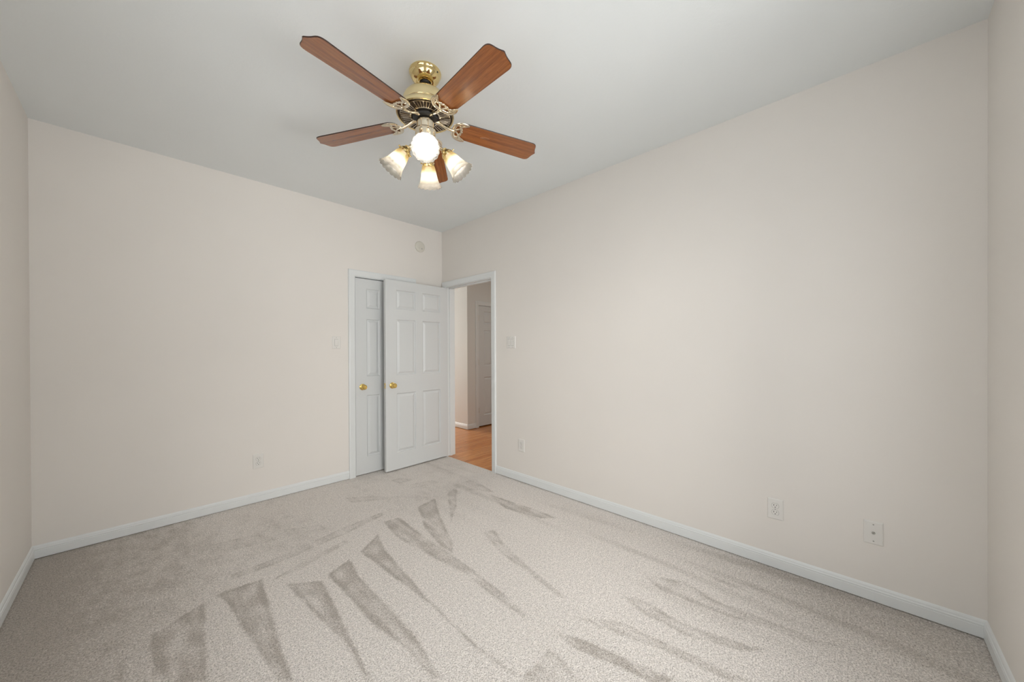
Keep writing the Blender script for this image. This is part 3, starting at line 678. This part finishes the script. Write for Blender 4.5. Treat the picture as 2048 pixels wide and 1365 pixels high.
# switch housing
bm = bmesh.new()
lathe(bm, [(0, Z(2.494)), (.030, Z(2.494)), (.040, Z(2.490)), (.044, Z(2.484)), (.0445, Z(2.476)), (.0435, Z(2.474)), (.0435, Z(2.440)), (.046, Z(2.437)), (0, Z(2.437))], 56)
link('switch_housing', bm, M_PALE, fan, smooth=35)
bm = bmesh.new()
lathe(bm, [(0, Z(2.438)), (.0525, Z(2.438)), (.054, Z(2.435)), (.0535, Z(2.431)), (.0525, Z(2.430)), (.0525, Z(2.372)), (.050, Z(2.362)), (.042, Z(2.350)), (.030, Z(2.342)), (.016, Z(2.338)), (.010, Z(2.331)), (.006, Z(2.326)), (0, Z(2.325))], 56)
fit = link('light_kit_body', bm, M_PALE, fan, smooth=35)
for a in (215, 252, 125, 35):
    bm = bmesh.new(); lathe(bm, [(0, 0), (.0055, 0), (.0055, .003), (.003, .005), (0, .0055)], 14)
    link('screw', bm, M_PALE, fit, loc=(.0522*math.cos(math.radians(a)), .0522*math.sin(math.radians(a)), Z(2.421)), rot=(0, PI/2, math.radians(a)), smooth=30)
# four arms with fitters, shades and bulbs
def shade_bm():
    bm = bmesh.new(); n = 144; lobes = 16
    prof = [(0, .0275), (.006, .029), (.016, .0330), (.030, .0372), (.045, .0402), (.060, .0428), (.075, .0456), (.088, .0490), (.098, .0526), (.106, .0562), (.113, .0600), (.119, .0635), (.123, .0655)]
    def surf(off):
        rings = []
        for s, rr in prof:
            e = max(0, (s-.062)/.061); amp = .0019*e**1.2; 
            ring = []
            for k in range(n):
                th = 2*PI*k/n; w_ = abs(math.cos(lobes*th/2)); lob = w_**.8
                rad = rr+off+amp*(lob-.5)*2
                zz = s+.0048*e*e*(lob-.5)
                ring.append(bm.verts.new((rad*math.cos(th), rad*math.sin(th), zz)))
            rings.append(ring)
        return rings
    o = surf(0); i_ = surf(-.0026)
    for rg in (o, i_):
        for j, (a, b_) in enumerate(zip(rg, rg[1:])):
            mi = 1 if prof[j][0] >= .098 else 0
            for k in range(n): bm.faces.new((a[k], a[(k+1) % n], b_[(k+1) % n], b_[k])).material_index = mi
    for a, b_, mi in ((o[0], i_[0], 0), (o[-1], i_[-1], 1)):
        for k in range(n): bm.faces.new((a[k], a[(k+1) % n], b_[(k+1) % n], b_[k])).material_index = mi
    return bm
TILT = math.radians(38)
neck_r, neck_z = .101, Z(2.322)
for k, (a, neck_r, TILT) in enumerate(((237, .100, 50), (321, .110, 40), (50, .101, 37), (143, .104, 37))):
    TILT = math.radians(TILT)
    a = math.radians(a); h = Vector((math.cos(a), math.sin(a), 0)); dirn = h*math.sin(TILT)+Vector((0, 0, -math.cos(TILT)))
    neck = h*neck_r+Vector((0, 0, neck_z)); Rm = rot_to(dirn)
    # arm
    bm = bmesh.new()
    tube(bm, [h*.030+Vector((0, 0, Z(2.362))), h*.055+Vector((0, 0, Z(2.3585))), h*.072+Vector((0, 0, Z(2.353))), neck-dirn*.022], [.0085, .0085, .0085, .010], 14)
    arm = link('lamp_arm', bm, M_PALE, fan, smooth=45)
    bm = bmesh.new()
    lathe(bm, [(0, -.030), (.012, -.030), (.0165, -.027), (.018, -.018), (.023, -.013), (.0262, -.010), (.0275, -.006), (.030, -.003), (.0315, .001), (.0318, .009), (.0305, .0105), (.0292, .010), (.0285, .002), (0, -.001)], 40, 0, Matrix.Translation(neck) @ Rm)
    for q in range(3):
        an = 2*PI*q/3+.6
        lathe(bm, [(0, .028), (.0022, .028), (.0022, .036), (.0042, .0365), (.0046, .041), (.0035, .043), (0, .0432)], 12, 0, Matrix.Translation(neck) @ Rm @ Matrix.Translation((0, 0, .005)) @ Matrix.Rotation(an, 4, 'Z') @ Matrix.Rotation(PI/2, 4, 'Y'))
    link('shade_fitter', bm, M_BRASS, arm, smooth=35)
    sh = link('lamp_shade', shade_bm(), [M_FROST, M_RIM], fan, smooth=60)
    sh.matrix_local = Matrix.Translation(neck) @ Rm
    bm = bmesh.new(); lathe(bm, [(0, .000), (.012, .001), (.013, .012), (.014, .018), (.020, .030), (.0255, .044), (.0265, .054), (.0235, .067), (.0145, .076), (.006, .0795), (0, .080)], 32)
    link('bulb', bm, M_BULB, sh, smooth=60)
